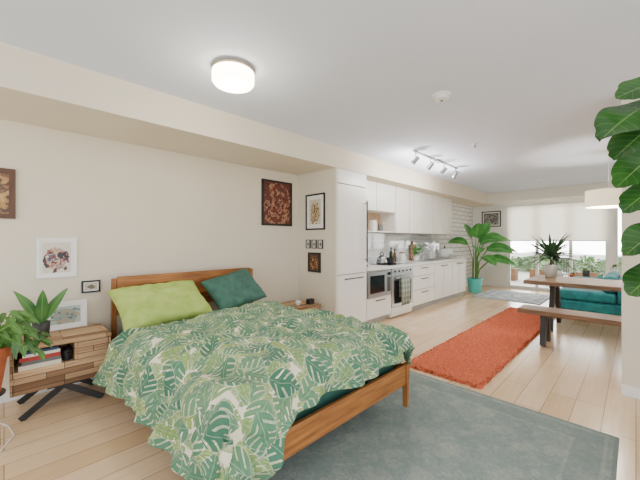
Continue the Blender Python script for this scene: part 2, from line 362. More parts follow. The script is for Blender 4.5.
# ------------------------------------------------------------------ setting
CZ = 2.66; SZ = 2.37; WY = 3.75; KY = 3.55; FX = 10.2
struct('floor', box(B(), -2.6, FX+.1, -2.6, WY+.1, -.1, 0), 'floor')
struct('ceiling', box(B(), -2.6, FX+.1, -2.6, WY+.1, CZ, CZ+.1), 'ceiling')
struct('wall_bed', box(B(), -2.6, 3.26, WY, WY+.1, 0, CZ), 'wall')
struct('wall_return', box(B(), 3.26, 3.295, 2.95, WY+.1, 0, SZ), 'wall')
struct('wall_kitchen', box(B(), 3.295, 7.82, KY, KY+.1, 0, SZ), 'white_wall')
struct('wall_brick', box(B(), 7.82, FX, KY, KY+.1, 0, CZ), 'brick')
struct('trim_1', box(B(), -2.6, FX, 2.95, WY, SZ, CZ), 'wall')
struct('trim_2', box(B(), 9.6, FX, -1.3, 2.95, 2.40, CZ), 'beam')
struct('trim_3', box(B(), 3.98, 7.82, KY-.008, KY, .915, 1.5), 'tile')
bm = B(); box(bm, FX, FX+.1, 2.6, KY+.1, 0, CZ); box(bm, FX, FX+.1, .36, .46, 0, CZ); box(bm, FX, FX+.1, .46, 2.6, 2.36, CZ); box(bm, FX, FX+.1, -1.3, .36, 2.36, CZ)
box(bm, FX, FX+.1, -1.3, -.9, 0, 2.36)
struct('wall_window', bm, 'white_wall')
struct('wall_right', box(B(), 3.85, 4.0, -2.6, .09, 0, CZ), 'wall')
struct('wall_dining', box(B(), 4.0, FX, -1.4, -1.3, 0, CZ), 'white_wall')
struct('baseboard_bed', box(B(), -2.6, 3.26, WY-.014, WY, 0, .09), 'base')
struct('baseboard_return', box(B(), 3.246, 3.26, 2.95, WY-.014, 0, .09), 'base')
struct('baseboard_right', box(B(), 3.836, 3.85, -2.6, .09, 0, .09), 'base')
struct('baseboard_kitchen', box(B(), 8.05, FX, KY-.014, KY, 0, .09), 'base')
def window(n, y0, y1, z0, z1, mull):
    bm = B(); x0, x1 = FX+.02, FX+.08
    box(bm, x0, x1, y0, y0+.06, z0, z1); box(bm, x0, x1, y1-.06, y1, z0, z1); box(bm, x0, x1, y0+.06, y1-.06, z0, z0+.08); box(bm, x0, x1, y0+.06, y1-.06, z1-.06, z1)
    for q in mull: box(bm, x0, x1, q-.035, q+.035, z0+.08, z1-.06)
    w = struct('window_%d' % n, bm, 'whitep')
    p = struct('pane', box(B(), FX+.047, FX+.053, y0+.05, y1-.05, z0+.06, z1-.05), 'glass', w)
window(1, .46, 2.6, 0, 2.36, (1.18, 1.9)); window(2, -.9, .36, 0, 2.36, (-.25,))
struct('ground', box(B(), FX+.1, 40, -25, 25, -.15, -.05), 'patio')

# blinds
t = thing('roller_blind', 'half lowered cream roller blind over the glass doors', 'blind', (10.1, 1.53, 2.3))
obj('blind_fabric', box(B(), 10.1, 10.104, .48, 2.58, 1.36, 2.3), 'blind', t, world=True)
obj('roller_tube', tube(B(), [(10.11, .48, 2.32), (10.11, 2.58, 2.32)], .03, 14), 'whitep', t, world=True)
obj('bottom_bar', box(B(), 10.092, 10.112, .48, 2.58, 1.33, 1.36), 'whitep', t, world=True)

# outside
def foliage(bm, c, r, n, L, W, shape='oval'):
    for _ in range(n):
        d = Vector((random.gauss(0, 1), random.gauss(0, 1), random.gauss(0, 1))).normalized()
        k = random.random()**.4
        p = Vector(c)+Vector((d.x*r[0], d.y*r[1], d.z*r[2]))*k
        leaf(bm, p, d+Vector((0, 0, .4)), (random.random()-.5, random.random()-.5, 1), L*random.uniform(.7, 1.2), W, shape, .3, .2, 4)
sl = ['green shrub in a cedar planter outside, behind the left glass door', 'green shrub in a cedar planter outside, behind the middle glass door', 'green shrub in a cedar planter outside, behind the right glass door', 'green shrub in a cedar planter outside the narrow right window']
sh0 = None
for k, y in enumerate((3.25, 2.25, 1.0, -.1)):
    if sh0 is None:
        sh0 = thing('planter_shrub', sl[0], 'shrub', (12.6, y, -.05), 0, 'planters on the patio')
        bm = B(); box(bm, -.2, .2, -.32, .32, 0, .42); obj('planter_box', bm, 'planter', sh0, bevel=.01)
        bm = B(); foliage(bm, (0, 0, .62), (.23, .30, .26), 190, .14, .07); obj('foliage', bm, 'shrub', sh0, recalc=False)
    else: dup(sh0, (12.6+(k % 2)*.25, y, -.05), sl[k], k*PI)
hd = thing('hedge', 'long leafy green hedge along the back of the patio outside', 'hedge', (16.8, 2, -.05))
HX = 16.8
def hh(y): return .58+.26*noise.noise(Vector((y*1.1, 0, 0)))
bm = B(); nh = 60; rows = []
for i in range(nh+1):
    y = -3+12*i/nh; h = hh(y)
    rows.append([bm.verts.new((HX+x, y, z)) for x, z in ((-.35, -.05), (-.3+.08*noise.noise(Vector((i*.5, 2, 0))), h*.6), (-.2, h), (.3, h), (.4, -.05))])
for a, b in zip(rows, rows[1:]):
    for j in range(4): bm.faces.new((a[j], a[j+1], b[j+1], b[j]))
obj('inner_growth', bm, 'hedgecore', hd, world=True)
bm = B()
for k in range(1300):
    y = random.uniform(-3, 9)
    p = Vector((HX-.36+random.random()*.15, y, random.uniform(-.0, hh(y))))
    leaf(bm, p, (random.uniform(-1, -.2), random.uniform(-1, 1), random.uniform(-.2, .8)), (random.random()-.5, .2, 1), random.uniform(.12, .2), .10, 'oval', .3, .2, 4)
obj('foliage', bm, 'shrub', hd, recalc=False, world=True)
pc = thing('patio_chair', 'dark metal patio chair outside behind the glass doors', 'chair', (11.5, 1.62, -.05), .5)
obj('seat', box(B(), -.22, .22, -.22, .22, .42, .45), 'dgrey', pc, bevel=.008)
bm = B(); box(bm, -.22, -.19, -.2, -.18, .452, .9); box(bm, -.22, -.19, .18, .2, .452, .9); box(bm, -.22, -.19, -.18, .18, .86, .9)
for k in range(5): box(bm, -.212, -.198, -.14+k*.065, -.12+k*.065, .452, .86)
obj('backrest', bm, 'dgrey', pc)
for sx in (-1, 1):
    for sy in (-1, 1): obj('leg', tube(B(), [(sx*.19, sy*.19, .42), (sx*.22, sy*.21, 0)], .014, 8), 'dgrey', pc)

# ------------------------------------------------------------------ rugs
def rugobj(name, label, x0, x1, y0, y1, z, m, h=.012):
    bm = B(); hx = (x1-x0)/2; hy = (y1-y0)/2
    box(bm, -hx, hx, -hy, hy, 0, h)
    o = obj(name, bm, m, None, bevel=.004); o.location = ((x0+x1)/2, (y0+y1)/2, z); tag(o, label, 'rug'); return o
rugobj('area_rug', 'large faded grey teal rug under the foot of the bed', .25, 2.97, .08, 1.80, 0, 'ruga')
rugobj('patterned_rug', 'small grey and white patterned rug in front of the glass doors', 7.95, 9.45, 1.42, 2.80, 0, 'rugb')
bm = B(); nx, ny = 420, 90; g = []
for i in range(nx+1):
    row = []
    for j in range(ny+1):
        x = 3.06+4.06*i/nx; y = 1.0+.77*j/ny; ed = min(i, nx-i, j, ny-j)
        z = .001 if ed == 0 else .018+random.random()*.020
        if ed < 3: x += random.uniform(-.014, .014); y += random.uniform(-.014, .014)
        row.append(bm.verts.new((x, y, z)))
    g.append(row)
for i in range(nx):
    for j in range(ny): bm.faces.new((g[i][j], g[i+1][j], g[i+1][j+1], g[i][j+1]))
tag(obj('shag_rug', bm, 'orange', smooth=True), 'long orange shag runner rug beside the kitchen', 'rug')

# ------------------------------------------------------------------ bed
BX0, BX1 = .73, 2.33
bed = thing('bed', 'wooden double bed with orange brown frame and teal sheeted mattress', 'bed', (1.53, 2.45, 0))
W = dict(world=True)
bm = B(); frustum(bm, (BX0, BX0+.05, 3.57, 3.615, 0), (BX0+.005, BX0+.045, 3.575, 3.615, .985)); obj('headboard_post', bm, 'woodv', bed, bevel=.006, **W)
bm = B(); frustum(bm, (BX1-.05, BX1, 3.57, 3.615, 0), (BX1-.045, BX1-.005, 3.575, 3.615, .985)); obj('headboard_post', bm, 'woodv', bed, bevel=.006, **W)
obj('headboard_panel', box(B(), BX0+.05, BX1-.05, 3.58, 3.608, .62, 1.0), 'wood', bed, bevel=.006, **W)
obj('headboard_rail', box(B(), BX0+.05, BX1-.05, 3.58, 3.608, .2, .36), 'wood', bed, bevel=.004, **W)
obj('footboard', box(B(), BX0+.05, BX1-.05, 1.305, 1.335, .20, .355), 'wood', bed, bevel=.006, **W)
for xa in (BX0, BX1-.05):
    bm = B(); frustum(bm, (xa+.008, xa+.042, 1.303, 1.34, .012), (xa, xa+.05, 1.295, 1.345, .36)); obj('leg', bm, 'woodv', bed, bevel=.006, **W)
for xa in (BX0+.008, BX1-.038): obj('side_rail', box(B(), xa, xa+.03, 1.345, 3.57, .20, .345), 'wood', bed, bevel=.004, **W)
bm = B()
for k in range(14): box(bm, BX0+.04, BX1-.04, 1.42+k*.155, 1.50+k*.155, .235, .255)
obj('slat_base', bm, 'wood', bed, **W)
obj('mattress', box(B(), BX0+.05, BX1-.05, 1.40, 3.56, .256, .50), 'sheet', bed, bevel=.05, seg=4, smooth=True, **W)

def sm(a, b, x):
    t = max(0, min(1, (x-a)/(b-a))); return t*t*(3-2*t)
def over(o, r, fl):
    if o <= 0: return 0, 0
    if o < r*PI/2: return r*math.sin(o/r), r*(1-math.cos(o/r))
    q = o-r*PI/2; k = 1/math.sqrt(1+fl*fl); return r+q*fl*k, r+q*k
bm = B(); uvl = bm.loops.layers.uv.new('UVMap'); NS, NT = 240, 260; g = []
mx0, mx1, my0 = .80, 2.26, 1.44; HEAD = 3.13
for i in range(NS+1):
    s = mx0-.42+(mx1-mx0+.42+.27)*i/NS
    row = []
    xt = min(max(s, mx0), mx1)
    omax = .28+.20*sm(1.02, .84, s)-.10*sm(2.0, 2.3, s)+.015*math.sin(s*9)
    tot = HEAD-my0+omax
    for j in range(NT+1):
        a = tot*j/NT
        ye = HEAD-a+.05*math.sin(s*4)*sm(.5, 0, a)+.06*(s-1.5)*sm(.6, 0, a)
        oy = max(0, my0-ye); y = max(ye, my0)
        hx, dx = over(mx0-s, .10, .30) if s < mx0 else over(s-mx1, .09, .1)
        hy, dy = over(oy, .16, .14)
        x = xt+(-hx if s < mx0 else hx); y -= hy
        if s < mx0: x -= .09*sm(2.4, 3.2, y)*sm(0, .3, mx0-s)
        drop = max(dx, dy)+.25*min(dx, dy)
        cro = 1-((s-1.53)/.9)**2
        z = .572+.075*max(0, cro)*sm(0, .3, a)-drop-.02*sm(.12, 0, a)
        row.append((bm.verts.new((x, y, max(z, .2+.02*math.sin(s*30)))), s, a))
    g.append(row)
for i in range(NS):
    for j in range(NT):
        q = (g[i][j], g[i][j+1], g[i+1][j+1], g[i+1][j]); f = bm.faces.new([p[0] for p in q])
        for lp, p in zip(f.loops, q): lp[uvl].uv = (p[1], p[2])
bm.normal_update()
for row in g:
    for v, s, a in row:
        p = Vector((s, a, 0))
        w = .050*noise.noise(p*2.4+Vector((3, 1, 0)))
        q = Vector((s*3.0+.6*noise.noise(p*2), a*4.4+.9*noise.noise(p*1.7+Vector((9, 0, 0))), 2))
        w += .042*(1-2.2*abs(noise.noise(q)))
        q2 = Vector((s*8+noise.noise(p*4), a*7, 5)); w += .014*(1-2*abs(noise.noise(q2)))
        out = max(0, mx0-s)+max(0, (a-(HEAD-my0)))
        w += .025*math.sin((a if s < mx0 else s)*22+3*noise.noise(p*3))*min(1, out/.25)
        v.co += v.normal*max(w, -.022)
dv = obj('duvet', bm, 'duvet', smooth=True, recalc=False); tag(dv, 'rumpled duvet with green tropical leaf print spread over the bed', 'duvet')
so = dv.modifiers.new('thick', 'SOLIDIFY'); so.thickness = .02; so.offset = -1
Mx = Matrix.Translation((1.12, 3.31, .735)) @ Matrix.Rotation(.06, 4, 'Z') @ Matrix.Rotation(math.radians(35), 4, 'X') @ Matrix.Rotation(.03, 4, 'Z')
tag(obj('pillow', cushion(B(), .43, .27, .10, Mx, 36, 1), 'lime', smooth=True), 'lime green pillow lying at the left of the headboard', 'pillow')
Mx = Matrix.Translation((1.92, 3.33, .775)) @ Matrix.Rotation(-.05, 4, 'Z') @ Matrix.Rotation(math.radians(46), 4, 'X') @ Matrix.Rotation(.24, 4, 'Z')
tag(obj('pillow', cushion(B(), .325, .24, .095, Mx, 36, 5), 'teal', smooth=True), 'dark green pillow propped against the right of the headboard', 'pillow')

# ------------------------------------------------------------------ nightstands
ns = thing('nightstand', 'reclaimed wood nightstand with open shelf and black angled legs', 'nightstand', (.345, 3.45, 0))
x0, x1, y0, y1, z0, z1 = .03, .66, 3.25, 3.70, .20, .55
obj('top_board', box(B(), x0-.005, x1+.005, y0-.008, y1, z1-.025, z1), 'reclt', ns, bevel=.003, **W)
bm = B(); box(bm, x0, x0+.02, y0, y1, z0, z1-.025); box(bm, x1-.02, x1, y0, y1, z0, z1-.025); box(bm, x0+.02, x1-.02, y0, y1, z0, z0+.02); box(bm, x0+.02, x1-.02, y1-.015, y1, z0+.02, z1-.025)
box(bm, x0+.02, x1-.02, y0+.002, y1-.015, .355, .372); box(bm, .41, .428, y0+.002, y1-.015, .372, z1-.025); obj('carcass', bm, 'recl', ns, **W)
d = obj('drawer_front', box(B(), x0+.022, x1-.022, y0-.006, y0+.014, .222, .353), 'recl', ns, bevel=.003, **W)
d2 = obj('drawer_front', box(B(), .43, x1-.022, y0-.006, y0+.014, .375, z1-.028), 'recl', ns, bevel=.003, **W)
for yy in (3.29, 3.64):
    bm = B(); bar(bm, (.345, yy, .185), (.085, yy-.03, .008), .045, .016, (0, 1, 0)); obj('leg', bm, 'black', ns, **W)
    bm = B(); bar(bm, (.345, yy, .185), (.605, yy-.03, .008), .045, .016, (0, 1, 0)); obj('leg', bm, 'black', ns, **W)
obj('leg_plate', box(B(), .24, .45, 3.26, 3.67, .186, .2), 'black', ns, **W)
zz = .373
for k, (w_, h_, m_, lb) in enumerate(((.25, .036, 'ivory', 'thick ivory covered book at the bottom of the nightstand pile'), (.23, .028, 'greycov', 'grey covered book second from bottom on the nightstand shelf'), (.24, .03, 'red', 'red covered book lying third up on the nightstand shelf'), (.22, .022, 'white', 'thin white covered book lying fourth up on the nightstand shelf'), (.20, .02, 'blue', 'thin navy covered book on top of the nightstand shelf pile'))):
    bt = thing('book', lb, 'book', (.20+.008*(k % 2), 3.345, zz), 0, 'books on the nightstand shelf')
    bm = B(); box(bm, -w_/2, w_/2, -.085, .09, 0, .003); box(bm, -w_/2, w_/2, -.085, .09, h_-.003, h_); box(bm, -w_/2, w_/2, -.085, -.082, .003, h_-.003); obj('cover', bm, m_, bt)
    obj('pages', box(B(), -w_/2+.004, w_/2-.004, -.082, .087, .003, h_-.003), 'paper', bt)
    zz += h_+.0005
hp = thing('mug', 'small black mug standing on the nightstand shelf beside the books', 'mug', (.37, 3.32, .373))
obj('bowl', lathe(B(), [(0, 0), (.028, 0), (.032, .004), (.033, .085), (.029, .085), (.028, .008), (0, .008)], n=22), 'black', hp, smooth=False)
obj('handle', tube(B(), [(0, -.032, .07), (0, -.052, .065), (0, -.054, .035), (0, -.032, .022)], .004, 6), 'black', hp)

ns2 = thing('bedside_table', 'small wooden bedside table between the bed and the fridge wall', 'nightstand', (2.95, 3.45, 0))
obj('top_board', box(B(), 2.66, 3.23, 3.2, 3.70, .415, .44), 'reclt', ns2, bevel=.004, **W)
bm = B(); box(bm, 2.69, 2.705, 3.22, 3.69, .24, .415); box(bm, 3.185, 3.2, 3.22, 3.69, .24, .415); box(bm, 2.705, 3.185, 3.22, 3.69, .24, .255); box(bm, 2.705, 3.185, 3.675, 3.69, .255, .415); obj('carcass', bm, 'recl', ns2, **W)
dr = obj('drawer_front', box(B(), 2.707, 3.183, 3.208, 3.228, .258, .412), 'recl', ns2, bevel=.003, **W)
bm = B(); lathe(bm, [(0, 0), (.012, 0), (.008, .01), (.014, .02), (0, .024)], n=14); bm.transform(Matrix.Translation((2.945-2.95, 3.208-3.45, .335)) @ Matrix.Rotation(PI/2, 4, 'X')); obj('knob', bm, 'black', dr)
for xx in (2.70, 3.16):
    for yy in (3.23, 3.65):
        bm = B(); frustum(bm, (xx+.006, xx+.024, yy+.006, yy+.024, 0), (xx, xx+.03, yy, yy+.03, .24)); obj('leg', bm, 'woodv', ns2, **W)
t = thing('wireless_speaker', 'small black speaker on the bedside table by the return wall', 'speaker', (3.12, 3.32, .44))
bm = B(); box(bm, -.05, .05, -.04, .04, 0, .075); obj('body', bm, 'black', t, bevel=.012)
bm = B(); box(bm, -.04, .04, -.042, -.04, .012, .063); obj('grille', bm, 'dgrey', t)
t = thing('tea_cup', 'small pale cup on the bedside table beside the black speaker', 'cup', (2.92, 3.36, .44))
bm = B(); lathe(bm, [(0, 0), (.025, 0), (.036, .03), (.038, .07), (.034, .07), (.03, .03), (0, .008)]); obj('bowl', bm, 'white', t, smooth=True)
bm = B(); tube(bm, [(.036, 0, .06), (.056, 0, .055), (.058, 0, .035), (.036, 0, .025)], .004); obj('handle', bm, 'white', t, smooth=True)

# ------------------------------------------------------------------ pictures
def picture(label, axis, c, w, h, fm, art, mt=.03, fw=.02, name='framed_picture', depth=.02, lean=0, group=None):
    t = thing(name, label, 'picture', c, 0 if axis == 'Y' else -PI/2, group)
    if lean: t.rotation_euler = (-lean, 0, 0)
    a, b = w/2, h/2; bm = B()
    box(bm, -a, a, -depth, 0, b-fw, b); box(bm, -a, a, -depth, 0, -b, -b+fw); box(bm, -a, -a+fw, -depth, 0, -b+fw, b-fw); box(bm, a-fw, a, -depth, 0, -b+fw, b-fw)
    obj('frame', bm, fm, t)
    if mt: obj('mount', box(B(), -a+fw, a-fw, -depth*.5, -.001, -b+fw, b-fw), 'paper', t)
    obj('print', box(B(), -a+fw+mt, a-fw-mt, -depth*.5-.002, -depth*.5-.0002 if mt else -.001, -b+fw+mt, b-fw-mt), art, t)
    return t
G = .002
picture('large black framed dark red poster print above the bed corner', 'Y', (2.85, WY-G, 1.90), .55, .66, 'bframe', art_mat('poster_art', '#5a3026', ['#6a3428', '#3a2420', '#8a4a36', '#b08868', '#6a342a'], 9, .6, 1), 0, .03)
picture('brown framed painting cut off at the left edge of the photo', 'Y', (-.16, WY-G, 1.75), .46, .42, 'brframe', art_mat('painting_art', '#7b5a45', ['#9a6a4c', '#5a4a3e', '#b48a54', '#c8a070'], 5, .7, 2), 0, .04)
picture('white framed illustrated portrait high above the nightstand', 'Y', (.342, WY-G, 1.20), .285, .36, 'wframe', art_mat('portrait_art', '#ddd5c4', ['#3b3a44', '#b9796e', '#c9b8a0', '#4f6f86', '#8a3b3b'], 5, .40, 3), .02, .022)
picture('tiny black framed picture just left of the headboard', 'Y', (.597, WY-G, .91), .15, .115, 'bframe', art_mat('small_art', '#c9bfa8', ['#8a7f6c', '#4a4a3c', '#bfae8c'], 8, .3, 4), .012, .014)
picture('white framed print leaning on the wall on top of the nightstand', 'Y', (.40, 3.69, .676), .31, .25, 'wframe', art_mat('leaning_art', '#b4c2be', ['#6a8c88', '#b9a57f', '#8fa29e', '#5a6f7a'], 5, .45, 5), .03, .018, lean=.07)
picture('white mounted black framed print at the top of the narrow return wall', 'X', (3.26-G, 3.35, 1.775), .40, .53, 'bframe', art_mat('sketch_art', '#d8ccb4', ['#8a6a4c', '#c8b088', '#5a4a3c', '#a97c50'], 6, .42, 6), .06, .022)
for k, (y, lb) in enumerate(((3.50, 'leftmost'), (3.37, 'middle'), (3.24, 'rightmost'))):
    picture('%s of three tiny square dark framed pictures in a row' % lb, 'X', (3.26-G, y, 1.30), .095, .13, 'dgrey', art_mat('tiny_art_%d' % k, '#d9d4c8', [['#8a8a86', '#5a5a5c', '#b9b09c'], ['#7a6a5a', '#3a3a3c', '#b0a890'], ['#6a7a86', '#4a4a4c', '#c0b8a0']][k], 7, .3, 7+k), .008, .012, group='row of tiny pictures on the return wall')
picture('black framed brown picture lowest on the narrow return wall', 'X', (3.26-G, 3.37, 1.03), .26, .29, 'bframe', art_mat('brown_art', '#5d4030', ['#7a5238', '#3a2a22', '#a9713f', '#c8a070'], 7, .5, 10), .0, .03)
picture('wide dark framed picture on the wall left of the glass doors', 'X', (FX-G, 3.03, 1.98), .52, .46, 'bframe', art_mat('far_art', '#6a6a68', ['#8a8580', '#4a4c50', '#b3aca0', '#736055'], 6, .6, 11), .03, .03)

# ------------------------------------------------------------------ ceiling fittings
t = thing('ceiling_light', 'round flush glass ceiling light with brass rim over the bed', 'ceiling light', (1.225, 2.15, CZ))
obj('base_ring', lathe(B(), [(0, 0), (.10, 0), (.10, -.02), (.154, -.022), (.157, -.03), (.154, -.038), (0, -.038)], n=40), mat('satin_brass', '#cdb994', .3, .7), t, smooth=False)
obj('glass_shade', lathe(B(), [(0, -.038), (.152, -.038), (.155, -.05), (.154, -.11), (.141, -.128), (.08, -.136), (0, -.137)], n=40), 'lampglow', t, smooth=True)
t = thing('smoke_detector', 'round white smoke detector on the ceiling', 'smoke detector', (2.77, 1.23, CZ))
obj('mounting_plate', lathe(B(), [(0, 0), (.08, 0), (.08, -.012), (0, -.012)], n=32), 'whitep', t)
obj('sensor_body', lathe(B(), [(0, -.012), (.066, -.012), (.066, -.02), (.055, -.022), (.055, -.03), (.062, -.032), (.056, -.046), (.03, -.052), (0, -.053)], n=32), 'whitep', t, smooth=False)
obj('test_button', lathe(B(), [(0, -.053), (.012, -.053), (.012, -.058), (0, -.058)], n=16), 'dgrey', t)
for k, (x, y, lb) in enumerate(((4.5, 1.54, 'nearer tiny ceiling sprinkler head beyond the smoke detector'), (8.2, 1.47, 'farther tiny ceiling sprinkler head before the window beam'))):
    t = thing('sprinkler', lb, 'sprinkler', (x, y, CZ), 0, 'ceiling sprinklers')
    obj('escutcheon', lathe(B(), [(0, 0), (.04, 0), (.035, -.012), (0, -.013)], n=20), 'whitep', t)
    obj('nozzle', lathe(B(), [(0, -.013), (.01, -.013), (.008, -.04), (.02, -.042), (.02, -.046), (0, -.047)], n=14), 'steel', t)
tr = thing('track_light', 'brushed metal ceiling track light with four spots along the kitchen', 'track light', (5.0, 2.28, CZ))
obj('track', box(B(), 4.2, 5.78, 2.27, 2.29, CZ-.022, CZ), 'steel', tr, **W)
obj('power_canopy', box(B(), 4.9, 5.08, 2.245, 2.315, CZ-.034, CZ-.0225), 'steel', tr, **W)
for k, (x, dd) in enumerate(((4.26, (-.3, .5, -.6)), (4.74, (.1, .7, -.5)), (5.22, (-.2, .6, -.6)), (5.70, (.3, .6, -.6)))):
    d = Vector(dd).normalized()
    T = Matrix.Translation(Vector((x, 2.28, CZ-.13))-WLOC[tr.name]) @ d.to_track_quat('Z', 'Y').to_matrix().to_4x4()
    q = B(); lathe(q, [(0, -.055), (.026, -.055), (.031, -.042), (.036, .035), (.042, .06), (.036, .06), (.03, .02), (0, .02)], n=20); q.transform(T)
    h = obj('spot_head', q, 'steel', tr)
    bm = B(); tube(bm, [(x, 2.28, CZ-.022), (x, 2.28, CZ-.11)], .007, 10); bm.transform(Matrix.Translation(-WLOC[tr.name])); obj('swivel_stem', bm, 'steel', h)
    bl = B(); lathe(bl, [(0, .021), (.026, .021), (.028, .03), (0, .04)], n=16); bl.transform(T); obj('bulb', bl, 'bulbglow', h)

# ------------------------------------------------------------------ kitchen
FY = 2.95
def handle(x0, x1, z, y=FY):
    bm = B(); box(bm, x0, x1, y-.03, y-.02, z-.008, z+.008); box(bm, x0+.01, x0+.02, y-.02, y, z-.005, z+.005); box(bm, x1-.02, x1-.01, y-.02, y, z-.005, z+.005)
    return bm
def sub(name, bm, m, root, part):
    bm.transform(Matrix.Translation(-WLOC[root.name])); return obj(name, bm, m, part)
fr = thing('fridge_cabinet', 'tall white panelled built-in fridge beside the return wall', 'refrigerator', (3.63, 3.25, 0))
obj('body', box(B(), 3.297, 3.972, FY+.022, KY-.002, .0, SZ-.003), 'gap', fr, **W)
d = obj('upper_door', box(B(), 3.302, 3.97, FY, FY+.02, .866, 2.158), 'cab', fr, bevel=.003, **W)
bm = B(); tube(bm, [(3.925, FY-.045, 1.02), (3.925, FY-.045, 1.96)], .012, 10); tube(bm, [(3.925, FY-.045, 1.06), (3.925, FY, 1.06)], .007); tube(bm, [(3.925, FY-.045, 1.92), (3.925, FY, 1.92)], .007); sub('handle', bm, 'dgrey', fr, d)
d = obj('freezer_drawer', box(B(), 3.302, 3.97, FY, FY+.02, .10, .856), 'cab', fr, bevel=.003, **W)
bm = B(); tube(bm, [(3.42, FY-.035, .80), (3.85, FY-.035, .80)], .009, 10); tube(bm, [(3.46, FY-.035, .80), (3.46, FY, .80)], .006); tube(bm, [(3.81, FY-.035, .80), (3.81, FY, .80)], .006); sub('handle', bm, 'dgrey', fr, d)
obj('top_panel', box(B(), 3.302, 3.97, FY, FY+.02, 2.17, SZ-.004), 'cab', fr, bevel=.003, **W)
def carcass(root, x0, x1, niche=False):
    bm = B(); y0, y1 = FY+.022, KY-.012
    if niche:
        box(bm, x0, x0+.018, y0, y1, .1, .872); box(bm, x1-.018, x1, y0, y1, .1, .872); box(bm, x0+.018, x1-.018, y0, y1, .1, .118); box(bm, x0+.018, x1-.018, y0, y1, .42, .438)
        box(bm, x0+.018, x1-.018, y0, y1, .86, .872); box(bm, x0+.018, x1-.018, y1-.01, y1, .118, .86)
    else: box(bm, x0, x1, y0, y1, .1, .872)
    obj('carcass', bm, 'cab' if niche else 'gap', root, **W)
    obj('plinth', box(B(), x0, x1, FY+.07, y1, 0, .1), 'plinth', root, **W)
u = thing('base_cabinet', 'white base cabinet beside the fridge holding the microwave', 'cabinet', (4.32, 3.25, 0)); carcass(u, 3.976, 4.67, True)
d = obj('drawer', box(B(), 3.98, 4.666, FY, FY+.02, .115, .43), 'cab', u, bevel=.003, **W); sub('handle', handle(4.2, 4.45, .39), 'dgrey', u, d)
mw = thing('microwave', 'stainless built-in microwave below the counter beside the fridge', 'microwave', (4.32, 3.2, .44))
obj('body', box(B(), 4.0, 4.645, FY+.01, 3.4, .44, .855), 'steel', mw, **W)
d = obj('door', box(B(), 4.0, 4.5, FY-.012, FY+.008, .445, .85), 'steel', mw, bevel=.004, **W)
sub('door_window', box(B(), 4.05, 4.45, FY-.0145, FY-.0125, .51, .79), 'dglass', mw, d)
d = obj('control_panel', box(B(), 4.505, 4.645, FY-.012, FY+.008, .445, .85), 'steel', mw, bevel=.004, **W)
sub('display', box(B(), 4.525, 4.625, FY-.0145, FY-.0125, .77, .82), 'dglass', mw, d)
sub('keypad', box(B(), 4.525, 4.625, FY-.0145, FY-.0125, .50, .74), 'dgrey', mw, d)
ov = thing('oven', 'stainless and black glass oven with a towel on its handle', 'oven', (5.04, 3.25, 0))
obj('body', box(B(), 4.676, 5.398, FY+.022, KY-.012, .03, .872), 'cab', ov, **W)
p = obj('control_panel', box(B(), 4.68, 5.394, FY-.004, FY+.02, .765, .868), 'steel', ov, bevel=.003, **W)
for k in range(5):
    bm = B(); lathe(bm, [(0, 0), (.016, 0), (.014, .016), (0, .018)], n=16); bm.transform(Matrix.Translation((4.78+k*.13, FY-.004, .815)) @ Matrix.Rotation(PI/2, 4, 'X')); sub('knob', bm, 'black', ov, p)
d = obj('oven_door', box(B(), 4.68, 5.394, FY-.004, FY+.02, .20, .758), 'steel', ov, bevel=.004, **W)
sub('door_window', box(B(), 4.74, 5.334, FY-.0065, FY-.0045, .26, .65), 'dglass', ov, d)
bm = B(); tube(bm, [(4.72, FY-.055, .71), (5.354, FY-.055, .71)], .010, 12); tube(bm, [(4.76, FY-.055, .71), (4.76, FY-.01, .71)], .007); tube(bm, [(5.314, FY-.055, .71), (5.314, FY-.01, .71)], .007); sub('handle', bm, 'steel', ov, d)
obj('lower_panel', box(B(), 4.68, 5.394, FY, FY+.02, .10, .192), 'cab', ov, bevel=.003, **W)
bm = B(); prof = [(FY-.028, .36), (FY-.030, .60), (FY-.036, .70), (FY-.045, .7235), (FY-.055, .7265), (FY-.066, .722), (FY-.072, .70), (FY-.076, .5), (FY-.074, .22)]; rows = []
for i in range(17):
    x = 4.88+.30*i/16; rows.append([bm.verts.new((x, y-.005*math.sin(i*1.1)*(.73-z)*2 if y < FY-.05 else y, z)) for y, z in prof])
for a, b in zip(rows, rows[1:]):
    for j in range(len(prof)-1): bm.faces.new((a[j], a[j+1], b[j+1], b[j]))
tw = obj('dish_towel', bm, 'towel', smooth=True); tag(tw, 'grey green checked dish towel hanging over the oven handle', 'towel'); tw.modifiers.new('t', 'SOLIDIFY').thickness = .003
u = thing('base_cabinet', 'white three drawer base cabinet right of the oven', 'cabinet', (5.85, 3.25, 0)); carcass(u, 5.404, 6.30)
for z0, z1 in ((.115, .40), (.41, .66), (.67, .866)):
    d = obj('drawer', box(B(), 5.408, 6.294, FY, FY+.02, z0, z1), 'cab', u, bevel=.003, **W); sub('handle', handle(5.72, 5.98, z1-.05), 'dgrey', u, d)
u = thing('base_cabinet', 'white two door base cabinet under the kitchen sink', 'cabinet', (6.75, 3.25, 0)); carcass(u, 6.304, 7.2)
for xa, xb, hx in ((6.310, 6.743, 6.6), (6.757, 7.194, 6.78)):
    d = obj('door', box(B(), xa, xb, FY, FY+.02, .115, .866), 'cab', u, bevel=.003, **W); sub('handle', handle(hx, hx+.12, .81), 'dgrey', u, d)
u = thing('base_cabinet', 'white two door base cabinet at the far end of the worktop', 'cabinet', (7.6, 3.25, 0)); carcass(u, 7.204, 8.0)
for xa, xb, hx in ((7.210, 7.594, 7.45), (7.608, 7.996, 7.65)):
    d = obj('door', box(B(), xa, xb, FY, FY+.02, .115, .866), 'cab', u, bevel=.003, **W); sub('handle', handle(hx, hx+.12, .81), 'dgrey', u, d)
